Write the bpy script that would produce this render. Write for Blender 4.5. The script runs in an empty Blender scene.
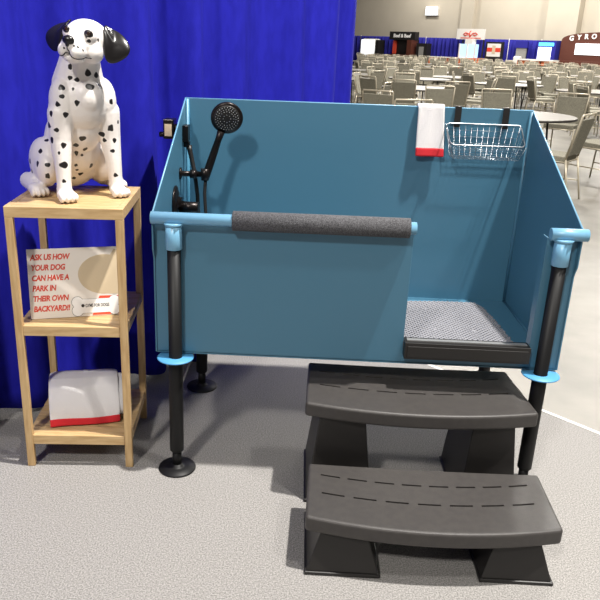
import bpy, bmesh, math, random
from mathutils import Vector, Matrix
S = bpy.context.scene
COL = S.collection
V = Vector
PI = math.pi
random.seed(7)

# ------------------------------------------------------------------ materials
def lin(c):
    return tuple(((v / 255) / 12.92 if v / 255 <= .04045 else ((v / 255 + .055) / 1.055) ** 2.4) for v in c) + (1,)

def mat(name, rgb, rough=.5, metal=0, spec=.5, rgb2=None, scale=20, bump=0, bscale=200, detail=3, emit=0, coat=0, sheen=0, stretch=None):
    m = bpy.data.materials.new(name); m.use_nodes = True
    nt = m.node_tree; b = nt.nodes['Principled BSDF']
    b.inputs['Base Color'].default_value = lin(rgb)
    b.inputs['Roughness'].default_value = rough
    b.inputs['Metallic'].default_value = metal
    b.inputs['Specular IOR Level'].default_value = spec
    if coat: b.inputs['Coat Weight'].default_value = coat; b.inputs['Coat Roughness'].default_value = .15
    if sheen: b.inputs['Sheen Weight'].default_value = sheen
    if emit:
        b.inputs['Emission Color'].default_value = lin(rgb); b.inputs['Emission Strength'].default_value = emit
    tc = None
    if rgb2 or bump:
        tc = nt.nodes.new('ShaderNodeTexCoord'); src = tc.outputs['Object']
        if stretch:
            mp = nt.nodes.new('ShaderNodeMapping'); mp.inputs['Scale'].default_value = stretch
            nt.links.new(src, mp.inputs['Vector']); src = mp.outputs['Vector']
    if rgb2:
        n = nt.nodes.new('ShaderNodeTexNoise'); n.inputs['Scale'].default_value = scale; n.inputs['Detail'].default_value = detail
        r = nt.nodes.new('ShaderNodeValToRGB')
        r.color_ramp.elements[0].position = .35; r.color_ramp.elements[1].position = .65
        r.color_ramp.elements[0].color = lin(rgb); r.color_ramp.elements[1].color = lin(rgb2)
        nt.links.new(src, n.inputs['Vector']); nt.links.new(n.outputs['Fac'], r.inputs['Fac'])
        nt.links.new(r.outputs['Color'], b.inputs['Base Color'])
    if bump:
        n2 = nt.nodes.new('ShaderNodeTexNoise'); n2.inputs['Scale'].default_value = bscale; n2.inputs['Detail'].default_value = 2
        bp = nt.nodes.new('ShaderNodeBump'); bp.inputs['Strength'].default_value = bump; bp.inputs['Distance'].default_value = .01
        nt.links.new(src, n2.inputs['Vector']); nt.links.new(n2.outputs['Fac'], bp.inputs['Height'])
        nt.links.new(bp.outputs['Normal'], b.inputs['Normal'])
    return m

M = {}
M['tub'] = mat('tub_blue_powder_coat', (70, 116, 141), .36, bump=.05, bscale=400)
M['tub_light'] = mat('rail_blue_powder_coat', (114, 164, 194), .32, bump=.04, bscale=400)
M['seam'] = mat('weld_blue', (78, 138, 168), .4)
M['collar'] = mat('collar_bright_blue', (80, 150, 198), .45)
M['black_metal'] = mat('black_powder_coat', (17, 17, 18), .5, spec=.3)
M['black_plastic'] = mat('black_plastic', (30, 28, 27), .45)
M['step'] = mat('step_plastic', (59, 56, 55), .48, rgb2=(64, 61, 59), scale=40, bump=.12, bscale=900)
M['bronze'] = mat('oil_rubbed_bronze', (38, 33, 32), .3, metal=.7)
M['foam'] = mat('grey_foam', (42, 42, 45), .9, rgb2=(102, 102, 106), scale=330, bump=.4, bscale=330)
M['alu'] = mat('brushed_aluminium', (165, 166, 166), .45, metal=.6)
M['chrome'] = mat('chrome_wire', (170, 174, 178), .3, metal=1)
M['mat'] = mat('grey_rubber_grid', (150, 150, 156), .55)
M['towel'] = mat('white_terry', (240, 237, 238), .95, bump=.6, bscale=500, sheen=.3)
M['red'] = mat('red_hem', (205, 34, 46), .8, bump=.2, bscale=500)
M['bamboo'] = mat('bamboo', (204, 174, 128), .45, rgb2=(182, 150, 104), scale=9, detail=5, stretch=(1, 9, 9))
M['bamboo_v'] = mat('bamboo_upright', (200, 170, 124), .45, rgb2=(178, 144, 98), scale=9, detail=5, stretch=(9, 9, 1))
M['sign'] = mat('sign_board', (236, 228, 218), .4, coat=.3)
M['sign_red'] = mat('sign_red_ink', (214, 66, 44), .5)
M['sign_orange'] = mat('sign_orange_ink', (232, 84, 58), .5)
M['sign_tan'] = mat('sign_tan_ink', (205, 186, 155), .5)
M['ink'] = mat('dark_ink', (38, 36, 36), .5)
M['white_ink'] = mat('white_ink', (244, 242, 240), .5)
M['drape'] = mat('blue_drape_cloth', (29, 29, 150), .85, spec=.15, rgb2=(34, 34, 163), scale=30, bump=.15, bscale=700, stretch=(1, 1, .3))
M['far_drape'] = mat('far_drape_cloth', (28, 27, 135), .85)
M['carpet'] = mat('grey_carpet', (116, 114, 112), .98, rgb2=(167, 164, 161), scale=190, bump=.5, bscale=260, detail=4)
M['tape'] = mat('carpet_edge_tape', (236, 232, 226), .7)
M['wall'] = mat('beige_wall', (190, 181, 164), .85, rgb2=(197, 188, 171), scale=.5)
M['frame'] = mat('champagne_frame', (196, 186, 166), .35, metal=.35)
M['fabric'] = mat('chair_tweed', (104, 100, 88), .95, rgb2=(150, 146, 130), scale=70, detail=3, stretch=(3, 3, .6))
M['table'] = mat('grey_laminate', (126, 122, 116), .4, rgb2=(134, 130, 124), scale=30)
M['table_edge'] = mat('table_dark_edge', (46, 42, 40), .5)
M['dark'] = mat('dark_panel', (30, 27, 27), .5)
M['brown'] = mat('brown_panel', (86, 42, 28), .6)
M['orange'] = mat('orange_counter', (205, 104, 58), .6)
M['white'] = mat('white_panel', (225, 222, 216), .6)
M['grey'] = mat('grey_panel', (140, 138, 134), .6)
M['glow'] = mat('lit_white', (245, 250, 255), .5, emit=1.1)
M['glow_blue'] = mat('lit_blue', (90, 190, 250), .5, emit=.9)
M['glow_pale'] = mat('lit_pale_blue', (175, 215, 245), .5, emit=.7)
M['dog_black'] = mat('glossy_black_enamel', (24, 22, 23), .28)
M['eye'] = mat('eye_brown', (42, 26, 18), .1)
M['blue_item'] = mat('blue_plastic', (70, 130, 190), .5)

def concrete():
    m = mat('polished_concrete', (106, 102, 93), .42, rgb2=(130, 125, 115), scale=1.4, detail=9)
    nt = m.node_tree; b = nt.nodes['Principled BSDF']
    tc = nt.nodes.new('ShaderNodeTexCoord')
    n = nt.nodes.new('ShaderNodeTexNoise'); n.inputs['Scale'].default_value = 5; n.inputs['Detail'].default_value = 8
    mx = nt.nodes.new('ShaderNodeMix'); mx.data_type = 'RGBA'; mx.blend_type = 'MULTIPLY'; mx.inputs['Factor'].default_value = .35
    nt.links.new(tc.outputs['Object'], n.inputs['Vector'])
    old = b.inputs['Base Color'].links[0].from_socket
    nt.links.new(old, mx.inputs['A']); nt.links.new(n.outputs['Fac'], mx.inputs['B'])
    nt.links.new(mx.outputs['Result'], b.inputs['Base Color'])
    return m
M['concrete'] = concrete()

def dog_mat():
    m = mat('dalmatian_coat', (232, 226, 222), .38, bump=.12, bscale=60)
    nt = m.node_tree; b = nt.nodes['Principled BSDF']
    a = nt.nodes.new('ShaderNodeAttribute'); a.attribute_name = 'spot'
    r = nt.nodes.new('ShaderNodeValToRGB'); r.color_ramp.elements[0].position = .46; r.color_ramp.elements[1].position = .54
    r.color_ramp.elements[0].color = lin((232, 226, 222)); r.color_ramp.elements[1].color = lin((26, 23, 24))
    nt.links.new(a.outputs['Fac'], r.inputs['Fac']); nt.links.new(r.outputs['Color'], b.inputs['Base Color'])
    return m
M['dog'] = dog_mat()

# ------------------------------------------------------------------ geometry helpers
def box(bm, x0, x1, y0, y1, z0, z1, mi=0):
    vs = [bm.verts.new(p) for p in ((x0,y0,z0),(x1,y0,z0),(x1,y1,z0),(x0,y1,z0),(x0,y0,z1),(x1,y0,z1),(x1,y1,z1),(x0,y1,z1))]
    for f in ((0,3,2,1),(4,5,6,7),(0,1,5,4),(1,2,6,5),(2,3,7,6),(3,0,4,7)):
        bm.faces.new([vs[i] for i in f]).material_index = mi
    return vs

def hexa(bm, lo, hi, mi=0):
    """solid between two 4-point loops"""
    a = [bm.verts.new(p) for p in lo]; b = [bm.verts.new(p) for p in hi]
    fs = [a[::-1], b] + [[a[i], a[(i+1) % len(a)], b[(i+1) % len(a)], b[i]] for i in range(len(a))]
    for f in fs: bm.faces.new(f).material_index = mi

def frame_for(d):
    d = d.normalized(); u = d.orthogonal().normalized(); return u, d.cross(u)

def tube(bm, pts, rad, seg=12, closed=False, mi=0):
    pts = [V(p) for p in pts]; n = len(pts)
    rad = rad if isinstance(rad, (list, tuple)) else [rad] * n
    rings = []; u = None
    for i, p in enumerate(pts):
        if closed: d = pts[(i+1) % n] - pts[i-1]
        else: d = pts[min(i+1, n-1)] - pts[max(i-1, 0)]
        d.normalize()
        u = d.orthogonal().normalized() if u is None else (u - d * u.dot(d)).normalized()
        w = d.cross(u)
        rings.append([bm.verts.new(p + (u * math.cos(2*PI*k/seg) + w * math.sin(2*PI*k/seg)) * rad[i]) for k in range(seg)])
    m = n if closed else n - 1
    for i in range(m):
        a, b = rings[i], rings[(i+1) % n]
        for k in range(seg):
            f = bm.faces.new((a[k], a[(k+1) % seg], b[(k+1) % seg], b[k])); f.smooth = True; f.material_index = mi
    if not closed:
        for ring, fl in ((rings[0], True), (rings[-1], False)):
            f = bm.faces.new(ring[::-1] if fl else ring); f.material_index = mi

def cyl(bm, p, q, r, seg=24, r2=None, mi=0):
    tube(bm, [p, q], [r, r if r2 is None else r2], seg, mi=mi)

def lathe(bm, c, prof, axis=(0,0,1), seg=32):
    """profile of (radius, height) turned about an axis"""
    c = V(c); d = V(axis).normalized(); u, w = frame_for(d); rings = []
    for r, h in prof:
        rings.append([bm.verts.new(c + d*h + (u*math.cos(2*PI*k/seg) + w*math.sin(2*PI*k/seg)) * max(r, 1e-4)) for k in range(seg)])
    for a, b in zip(rings, rings[1:]):
        for k in range(seg):
            bm.faces.new((a[k], a[(k+1) % seg], b[(k+1) % seg], b[k])).smooth = True
    bm.faces.new(rings[0][::-1]); bm.faces.new(rings[-1])

def ell(bm, c, r, axes=None, seg=20, rings=14):
    c = V(c); ax = axes or (V((1,0,0)), V((0,1,0)), V((0,0,1)))
    rows = []
    for i in range(1, rings):
        t = PI * i / rings
        rows.append([bm.verts.new(c + ax[0]*r[0]*math.sin(t)*math.cos(2*PI*k/seg) + ax[1]*r[1]*math.sin(t)*math.sin(2*PI*k/seg) + ax[2]*r[2]*math.cos(t)) for k in range(seg)])
    top = bm.verts.new(c + ax[2]*r[2]); bot = bm.verts.new(c - ax[2]*r[2])
    for a, b in zip(rows, rows[1:]):
        for k in range(seg): bm.faces.new((a[k], b[k], b[(k+1) % seg], a[(k+1) % seg])).smooth = True
    for k in range(seg):
        bm.faces.new((top, rows[0][k], rows[0][(k+1) % seg])).smooth = True
        bm.faces.new((bot, rows[-1][(k+1) % seg], rows[-1][k])).smooth = True

def grid(bm, fn, nu, nv, mi=0, smooth=True):
    g = [[bm.verts.new(fn(i/nu, j/nv)) for j in range(nv+1)] for i in range(nu+1)]
    for i in range(nu):
        for j in range(nv):
            f = bm.faces.new((g[i][j], g[i+1][j], g[i+1][j+1], g[i][j+1])); f.smooth = smooth; f.material_index = mi
    return g

def prism(bm, poly, fn0, fn1, mi=0):
    a = [bm.verts.new(fn0(p)) for p in poly]; b = [bm.verts.new(fn1(p)) for p in poly]
    bm.faces.new(a[::-1]).material_index = mi; bm.faces.new(b).material_index = mi
    for i in range(len(a)):
        bm.faces.new((a[i], a[(i+1) % len(a)], b[(i+1) % len(a)], b[i])).material_index = mi

def obj(name, bm, mats, parent=None, bevel=0, bseg=2, sub=0, solid=0, smooth_angle=None):
    """link a bmesh (world coordinates) as one mesh object; a part is written in its thing's space"""
    if parent is not None:
        off = V((0,0,0)); p = parent
        while p is not None: off += p.location; p = p.parent
        for v in bm.verts: v.co -= off
    bmesh.ops.recalc_face_normals(bm, faces=bm.faces[:])
    me = bpy.data.meshes.new(name); bm.to_mesh(me); bm.free()
    for mt in (mats if isinstance(mats, (list, tuple)) else [mats]): me.materials.append(mt)
    o = bpy.data.objects.new(name, me); COL.objects.link(o)
    o.parent = parent
    if solid:
        s = o.modifiers.new('thickness', 'SOLIDIFY'); s.thickness = solid; s.offset = 0
    if bevel:
        b = o.modifiers.new('edge', 'BEVEL'); b.width = bevel; b.segments = bseg; b.limit_method = 'ANGLE'; b.angle_limit = .6
        b.harden_normals = False
    if sub:
        s = o.modifiers.new('round', 'SUBSURF'); s.levels = sub; s.render_levels = sub
    return o

def bake(o):
    """apply the modifiers of an object into its mesh"""
    dg = bpy.context.evaluated_depsgraph_get(); dg.update()
    me = bpy.data.meshes.new_from_object(o.evaluated_get(dg)); o.modifiers.clear(); o.data = me; me.name = o.name
    return o

def tag(o, label=None, cat=None, group=None, kind=None):
    if label: o['label'] = label
    if cat: o['category'] = cat
    if group: o['group'] = group
    if kind: o['kind'] = kind
    return o

def thing(name, loc, label, cat, group=None):
    o = bpy.data.objects.new(name, None); COL.objects.link(o); o.location = loc; o.empty_display_size = .05
    return tag(o, label, cat, group)

def struct(name, bm, m, parent=None, **k):
    o = obj(name, bm, m, parent, **k)
    if parent is None: o['kind'] = 'structure'
    return o

def NB(): return bmesh.new()

def text_bm(body, size, shear=0, extrude=.0004, align='LEFT', offset=0, spacing=1.0):
    cu = bpy.data.curves.new('lettering', 'FONT'); cu.body = body; cu.size = size; cu.shear = shear; cu.extrude = extrude
    cu.align_x = align; cu.offset = offset; cu.space_character = spacing; cu.resolution_u = 3
    o = bpy.data.objects.new('lettering', cu); COL.objects.link(o)
    dg = bpy.context.evaluated_depsgraph_get(); dg.update()
    me = bpy.data.meshes.new_from_object(o.evaluated_get(dg))
    bm = bmesh.new(); bm.from_mesh(me); bpy.data.objects.remove(o); bpy.data.curves.remove(cu); bpy.data.meshes.remove(me)
    return bm

def place(bm, o, ex, ey, ez):
    """move a flat drawing (x, y, z) onto origin o with axes ex, ey, ez"""
    for v in bm.verts: v.co = o + ex * v.co.x + ey * v.co.y + ez * v.co.z
    return bm

# ------------------------------------------------------------------ camera
cam = bpy.data.cameras.new('camera'); co = bpy.data.objects.new('camera', cam); COL.objects.link(co)
r_ = V((0.99861387, 0.04112534, 0.03284867)); u_ = V((-0.04482129, 0.3372662, 0.94034173)); f_ = V((-0.02759312, 0.94051062, -0.338642))
mw = Matrix((r_, u_, -f_)).transposed().to_4x4(); mw.translation = V((0.45136762, -2.5313622, 1.66148127))
co.matrix_world = mw
cam.sensor_width = 36; cam.sensor_fit = 'HORIZONTAL'; cam.lens = 720 / 600 * 36; cam.shift_x = 25 / 600
cam.clip_end = 300; cam.clip_start = .05
S.camera = co

# ------------------------------------------------------------------ setting
WC = 70.0                                   # the far wall runs along x + y = WC
wu = V((1, -1, 0)).normalized(); wn = V((-1, -1, 0)).normalized()   # along the wall to the right; out of the wall to the room
def W(x, out, z):                           # a point by its x on the wall line, its distance in front of it, its height
    return V((x, WC - x, z)) + wn * out

bm = NB(); box(bm, -12, 60, -8, 95, -.06, -.012)
struct('floor', bm, M['concrete'])
def q(s, t): return V((s * .7071 + t * .7071, s * .7071 - t * .7071, 0))   # s away along the drape line's normal frame
bm = NB()
# carpet of the booth: edge along x + y = 2.34, drape line behind
poly = [(2.34 + 2.6, -2.6), (5.4, -3.06), (2.5, -6.0), (-4.0, -4.0), (-1.95, -.68), (.46, 1.88)]
poly = [(4.94, -2.6), (4.0, -6.0), (-4.0, -6.0), (-4.0, -2.6), (-2.6, -.9), (-2.4, -.7), (.3, 2.04)]
prism(bm, poly, lambda p: V((p[0], p[1], -.012)), lambda p: V((p[0], p[1], 0)))
struct('floor_carpet', bm, M['carpet'])
bm = NB()
e = V((1, -1, 0)).normalized(); n45 = V((1, 1, 0)).normalized()
a = V((.46, 1.88, 0)); b = V((4.94, -2.6, 0))
hexa(bm, [a + n45*-.005, b + n45*-.005, b + n45*.02, a + n45*.02], [p + V((0,0,.002)) for p in (a + n45*-.005, b + n45*-.005, b + n45*.014, a + n45*.014)])
for v in bm.verts:
    if v.co.z < .001: v.co.z = -.012
struct('trim_carpet_edge', bm, M['tape'])

def wall_box(bm, x0, x1, o0, o1, z0, z1, mi=0):
    hexa(bm, [W(x0,o1,z0), W(x1,o1,z0), W(x1,o0,z0), W(x0,o0,z0)], [W(x0,o1,z1), W(x1,o1,z1), W(x1,o0,z1), W(x0,o0,z1)], mi)
bm = NB(); wall_box(bm, -6, 44, -.4, 0, 0, 12)
struct('wall_back', bm, M['wall'])
for nme, x0, x1, d in (('trim_1', 12.42, 13.2, .35), ('trim_2', 17.55, 19.15, .7), ('trim_3', 25.2, 26.8, .7)):
    bm = NB(); wall_box(bm, x0, x1, 0, d, 0, 12)
    struct(nme, bm, M['wall'])
bm = NB(); wall_box(bm, 17.25, 17.45, 0, .25, 0, 12); struct('trim_4', bm, M['wall'])

# ------------------------------------------------------------------ near blue drape, diagonal behind the booth
D0 = V((-1.95, -.86, 0)); D1 = V((.768, 2.225, 0)); DL = (D1 - D0).length; Dd = (D1 - D0).normalized(); Dn = V((Dd.y, -Dd.x, 0))
rd = random.Random(3)
folds = []; s_ = 0
while s_ < DL + .4:
    w = rd.uniform(.2, .42); folds.append((s_ + w/2, w, rd.uniform(.075, .15), rd.uniform(-.05, .05))); s_ += w * rd.uniform(.85, 1.1)
def drape_pt(i, j):
    s = i * DL; z = .03 + j * 2.5
    d = 0
    for c, w, amp, lean in folds:
        x = (s - c - lean * (1 - j) * 2) / (w * .62)
        if abs(x) < 3: d += amp * 1.75 * math.exp(-x * x * 2.6) * (1.0 - .25 * j)
    d += .005 * math.sin(s * 31 + j * 3); d *= min(1, max(0, (DL - s) / .3))
    if j == 0: z += .012 * math.sin(s * 9)
    return D0 + Dd * s + Dn * (d - .03) + V((0, 0, z))
bm = NB(); grid(bm, drape_pt, 420, 26)
o = obj('blue_drape', bm, M['drape'], solid=.004)
tag(o, 'tall royal blue drape hanging in folds behind the shelf and the tub', 'drape')

# ------------------------------------------------------------------ the wash tub
T = thing('dog_wash_tub', (.7, .4, 0), 'teal blue raised metal dog wash tub on four black legs', 'wash tub')
XL, XR, YB, ZF, ZB, ZR = -.078, 1.466, .79, .508, 1.407, 1.046
bm = NB(); box(bm, XL, XR, YB - .003, YB + .003, ZF, ZB)
back = obj('back_panel', bm, M['tub'], T, bevel=.002)
for x in (XL, XR):
    bm = NB(); prism(bm, [(.02, ZF), (YB, ZF), (YB, ZB), (-.0, ZR + .012), (-.0, ZR - .12), (.02, ZR - .16)], lambda p: V((x - .003, p[0], p[1])), lambda p: V((x + .003, p[0], p[1])))
    sp = obj('side_panel', bm, M['tub'], T, bevel=.0015)
    # bright bare edge along the top of the side panel
    bm = NB(); tube(bm, [(x, 0, ZR + .012), (x, YB, ZB)], .0034, 8)
    obj('edge_bead', bm, M['tub_light'], sp)
bm = NB(); tube(bm, [(XL, YB, ZB), (XR, YB, ZB)], .0034, 8); obj('edge_bead', bm, M['tub_light'], back)
bm = NB(); box(bm, XL, .873, .026, .031, ZF, ZR - .01)
obj('front_panel', bm, M['tub'], T, bevel=.0015)
bm = NB(); box(bm, 1.354, XR, .026, .031, ZF, ZR - .01); box(bm, 1.351, 1.356, .026, .075, ZF + .04, ZR - .02)
obj('front_panel', bm, M['tub'], T, bevel=.0015)
bm = NB(); box(bm, .873, 1.354, .026, .031, ZF, ZF + .055)
obj('threshold_panel', bm, M['tub'], T)
bm = NB(); box(bm, XL, XR, .026, YB, ZF - .004, ZF + .004)
obj('tub_floor', bm, M['tub'], T)
# welded seams in the corners
bm = NB(); tube(bm, [(XL + .008, YB - .008, ZF), (XL + .008, YB - .008, ZB - .002)], .010, 10); obj('weld_seam', bm, M['seam'], T)
bm = NB(); tube(bm, [(XR - .006, YB - .006, ZF), (XR - .006, YB - .006, ZB - .004)], .008, 10); obj('weld_seam', bm, M['tub'], T)
bm = NB(); tube(bm, [(XR - .005, .03, ZF + .006), (XR - .005, YB, ZF + .006)], .006, 8); obj('weld_seam', bm, M['tub'], T)
# rails
def rail(x0, x1):
    bm = NB(); tube(bm, [(x0 - .001, 0, ZR), (x0, 0, ZR), (x1, 0, ZR), (x1 + .001, 0, ZR)], [.019, .0225, .0225, .019], 20)
    return obj('top_rail', bm, M['tub_light'], T)
rail(-.082, .874); rail(1.352, 1.482)
bm = NB(); tube(bm, [(.214, 0, ZR), (.216, 0, ZR), (.85, 0, ZR), (.852, 0, ZR)], [.032, .036, .036, .032], 24)
tag(obj('foam_sleeve', bm, M['foam'], T), 'speckled grey foam grip sleeve')
# legs
for lx, ly, rear in ((0, 0, 0), (1.4, 0, 0), (0, .74, 1), (1.4, .74, 1)):
    bm = NB()
    top = ZR - .11 if not rear else ZF - .004
    tube(bm, [(lx, ly, .085), (lx, ly, .088), (lx, ly, ZF - .01), (lx, ly, ZF - .005), (lx, ly, top)], [.026, .028, .028, .0255, .0255], 20)
    tube(bm, [(lx, ly, .012), (lx, ly, .09)], .019, 16)
    leg = obj('leg', bm, M['black_metal'], T)
    bm = NB(); lathe(bm, (lx, ly, 0), [(.074, 0), (.076, .003), (.074, .008), (.035, .011), (.023, .014), (.02, .024)])
    obj('foot_disc', bm, M['black_metal'], leg)
    bm = NB(); lathe(bm, (lx, ly, ZF - .014), [(.02, 0), (.069, 0), (.071, .003), (.069, .006), (.02, .006)])
    if not rear: tag(obj('leg_collar', bm, M['collar'], leg), 'bright blue ring collar')
    else: bm.free()
    if not rear:
        bm = NB(); tube(bm, [(lx, ly, ZR - .115), (lx, ly, ZR - .113), (lx, ly, ZR - .015)], [.029, .0305, .0305], 20)
        tube(bm, [(lx, ly, ZR - .03), (lx, ly, ZR - .016)], [.0305, .038], 20)
        tag(obj('leg_socket', bm, M['tub_light'], T), 'pale blue leg socket welded under the rail')
bm = NB(); tube(bm, [(.06, .25, ZF - .02), (.005, .1, .33)], .004, 8); obj('brace_rod', bm, M['alu'], T)
# threshold channel
bm = NB(); box(bm, .874, 1.346, -.014, .045, .541, .607); box(bm, .884, 1.336, -.0175, -.014, .549, .594)
sill = obj('door_channel', bm, M['black_plastic'], T, bevel=.003)
bm = NB(); box(bm, .884, 1.336, .006, .026, .607, .611)
obj('channel_strip', bm, M['alu'], sill)

# plumbing fixed on the left wall
xw = XL + .003
bm = NB(); box(bm, xw, xw + .026, .665, .725, 1.228, 1.30); box(bm, xw + .004, xw + .03, .675, .71, 1.205, 1.228)
obj('outlet_box', bm, M['bronze'], T, bevel=.003)
bm = NB(); lathe(bm, (xw, .595, 1.103), [(.026, 0), (.026, .006), (.012, .012), (.012, .108), (.016, .108)], axis=(1,0,0), seg=24)
tube(bm, [(.035, .595, 1.078), (.035, .595, 1.128)], [.017, .019], 16); tube(bm, [(-.03, .595, 1.103), (0, .595, 1.103)], .019, 16)
obj('shower_holder', bm, M['bronze'], T)
bm = NB(); lathe(bm, (xw, .46, 1.0), [(.074, 0), (.074, .006), (.055, .013), (.028, .017), (.026, .03)], axis=(1,0,0), seg=32)
vp = obj('valve_plate', bm, M['bronze'], T)
bm = NB(); tube(bm, [(xw + .02, .46, .985), (xw + .022, .46, .985), (xw + .098, .46, .985), (xw + .101, .46, .985)], [.022, .025, .024, .02], 18)
obj('valve_handle', bm, M['bronze'], vp)
bm = NB(); box(bm, -.165, -.118, .7, .78, 1.235, 1.32); cyl(bm, (-.12, .74, 1.275), (XL, .74, 1.275), .022, 18); cyl(bm, (-.19, .74, 1.25), (-.15, .74, 1.25), .012, 12)
mv = obj('mixing_valve', bm, M['bronze'], T, bevel=.003)
bm = NB(); box(bm, -.158, -.127, .696, .7, 1.248, 1.30); tag(obj('valve_plate', bm, M['sign_tan'], mv), 'cream inner face of the valve')
bm = NB()
tube(bm, [(-.05, .69, 1.21), (-.044, .685, 1.19), (-.02, .66, 1.1), (-.005, .645, 1.0), (-.0, .64, .88), (-.005, .63, .72), (-.01, .6, .6)], [.014, .011, .009, .009, .009, .009, .009], 12)
obj('supply_hose', bm, M['black_plastic'], T)

# hand shower hooked in the holder
HS = thing('hand_shower', (.04, .6, 1.1), 'dark bronze hand shower standing in the holder inside the tub', 'shower head')
hc = V((.128, .6, 1.345)); hn = V((.1, -.95, -.22)).normalized()
bm = NB(); lathe(bm, hc - hn * .026, [(.018, -.006), (.05, 0), (.067, .014), (.069, .024), (.064, .031), (.02, .032)], axis=hn, seg=36)
hd = obj('spray_head', bm, M['bronze'], HS)
bm = NB(); lathe(bm, hc + hn * .005, [(.056, 0), (.056, .0025), (.052, .004), (.003, .004)], axis=hn, seg=32)
obj('spray_plate', bm, M['black_plastic'], hd)
hu, hw = frame_for(hn); bm = NB()
for rr, cnt in ((.048, 26), (.039, 22), (.03, 16), (.016, 8)):
    for k in range(cnt):
        t = 2 * PI * k / cnt; p = hc + hn * .009 + (hu * math.cos(t) + hw * math.sin(t)) * rr
        lathe(bm, p, [(.0022, 0), (.0022, .0012), (.0012, .002)], axis=hn, seg=6)
obj('nozzle_ring', bm, M['alu'], hd)
bm = NB()
tube(bm, [(.104, .606, 1.29), (.09, .612, 1.25), (.07, .612, 1.19), (.05, .606, 1.13), (.04, .6, 1.095), (.038, .599, 1.08)], [.017, .014, .0165, .0175, .016, .013], 16)
obj('handle', bm, M['bronze'], HS)
bm = NB()
tube(bm, [(.038, .599, 1.085), (.036, .595, 1.06), (.034, .59, 1.02), (.04, .58, .94), (.046, .57, .86), (.03, .55, .76), (.0, .53, .68), (-.02, .5, .6)], .0075, 12)
obj('hose', bm, M['black_plastic'], HS)

# drain mat in the tub
bm = NB()
def edge_x(y): return 1.245 + .125 * (1 - ((y - .06) / .65)) ** .2 if y > .06 else 1.37
P_ = .0215
def mat_z(x, y): return .528 + .035 * max(0, (x - 1.15) / .25) ** 2 * 0 + .004 * math.sin(x * 9) * math.sin(y * 7)
def wire_line(p, d):
    """clip a diagonal strip of the grid to the outline of the mat"""
    run = []; t = 0
    while True:
        x, y = p[0] + d[0]*t, p[1] + d[1]*t
        inside = .08 <= y <= .70 and .5 <= x <= min(edge_x(y), 1.385)
        if inside: run.append(V((x, y, mat_z(x, y))))
        elif run:
            if len(run) > 1: strips.append(run)
            run = []
        t += .012
        if t > 1.7: break
strips = []
d1 = V((.72, .694)); d2 = V((-.72, .694))
k = -1.0
while k < 2.2:
    wire_line((k, .055), (d1.x, d1.y)); wire_line((k + .3, .055), (d2.x, d2.y)); k += P_
for run in strips:
    w_ = .0024
    vs = []
    dv = (run[-1] - run[0]).normalized(); nn = V((-dv.y, dv.x, 0)) * w_
    top = [(bm.verts.new(p + nn), bm.verts.new(p - nn), bm.verts.new(p + nn*1.2 - V((0,0,.006))), bm.verts.new(p - nn*1.2 - V((0,0,.006)))) for p in run[::4] + ([run[-1]] if (len(run)-1) % 4 else [])]
    for A, B in zip(top, top[1:]):
        bm.faces.new((A[0], B[0], B[1], A[1])); bm.faces.new((A[0], A[2], B[2], B[0])); bm.faces.new((A[1], B[1], B[3], A[3]))
rim = [V((1.385, .065, .53))] + [V((min(edge_x(y), 1.385), y, mat_z(edge_x(y), y))) for y in [i * .64 / 24 + .06 for i in range(25)]] + [V((.5, .70, .53)), V((.5, .06, .53))]
o = obj('drain_mat', bm, M['mat'])
tag(o, 'grey diamond grid rubber mat lying on the floor of the tub', 'mat')
# the mat rests on small feet
mt = o
fb = NB()
for x in (.55, .8, 1.05, 1.22):
    for y in (.12, .35, .6): cyl(fb, (x, y, ZF + .0046), (x, y, .526), .008, 10)
ft = bmesh.new(); ft.from_mesh(mt.data); me_ = bpy.data.meshes.new('tmp'); fb.to_mesh(me_); ft.from_mesh(me_); ft.to_mesh(mt.data); ft.free(); fb.free(); bpy.data.meshes.remove(me_)

# hand towel over the back rim
HT = thing('hand_towel', (1.015, .79, 1.4), 'white hand towel with red hem hung over the back rim of the tub', 'towel')
def tw(i, j):
    # j runs from the hanging front hem over the rim and down the back
    x = .956 + .119 * i; L = .218
    if j < .5:
        t = 1 - j / .5; z = 1.412 - L * t; y = .772 - .012 * t + .003 * math.sin(i * 9 + t * 3)
        x += .006 * (t - .3) * (1 if i > .5 else -1) * abs(i - .5) * 2 + .01 * t
        y -= .006 * math.cos(i * PI * 2) * (1 - t) * .5
    elif j < .62:
        t = (j - .5) / .12; z = 1.412 + .006 * math.sin(t * PI); y = .772 + .034 * t
    else:
        t = (j - .62) / .38; z = 1.412 - .15 * t; y = .806 + .006 * t
    return V((x, y, z))
bm = NB(); grid(bm, tw, 14, 46); obj('towel_cloth', bm, M['towel'], HT, solid=.009, sub=1)
def th(i, j):
    p = tw(i, j * .09); return p + V((0, -.0015, 0))
bm = NB(); grid(bm, th, 14, 5); obj('red_hem', bm, M['red'], HT, solid=.0115, sub=1)

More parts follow.
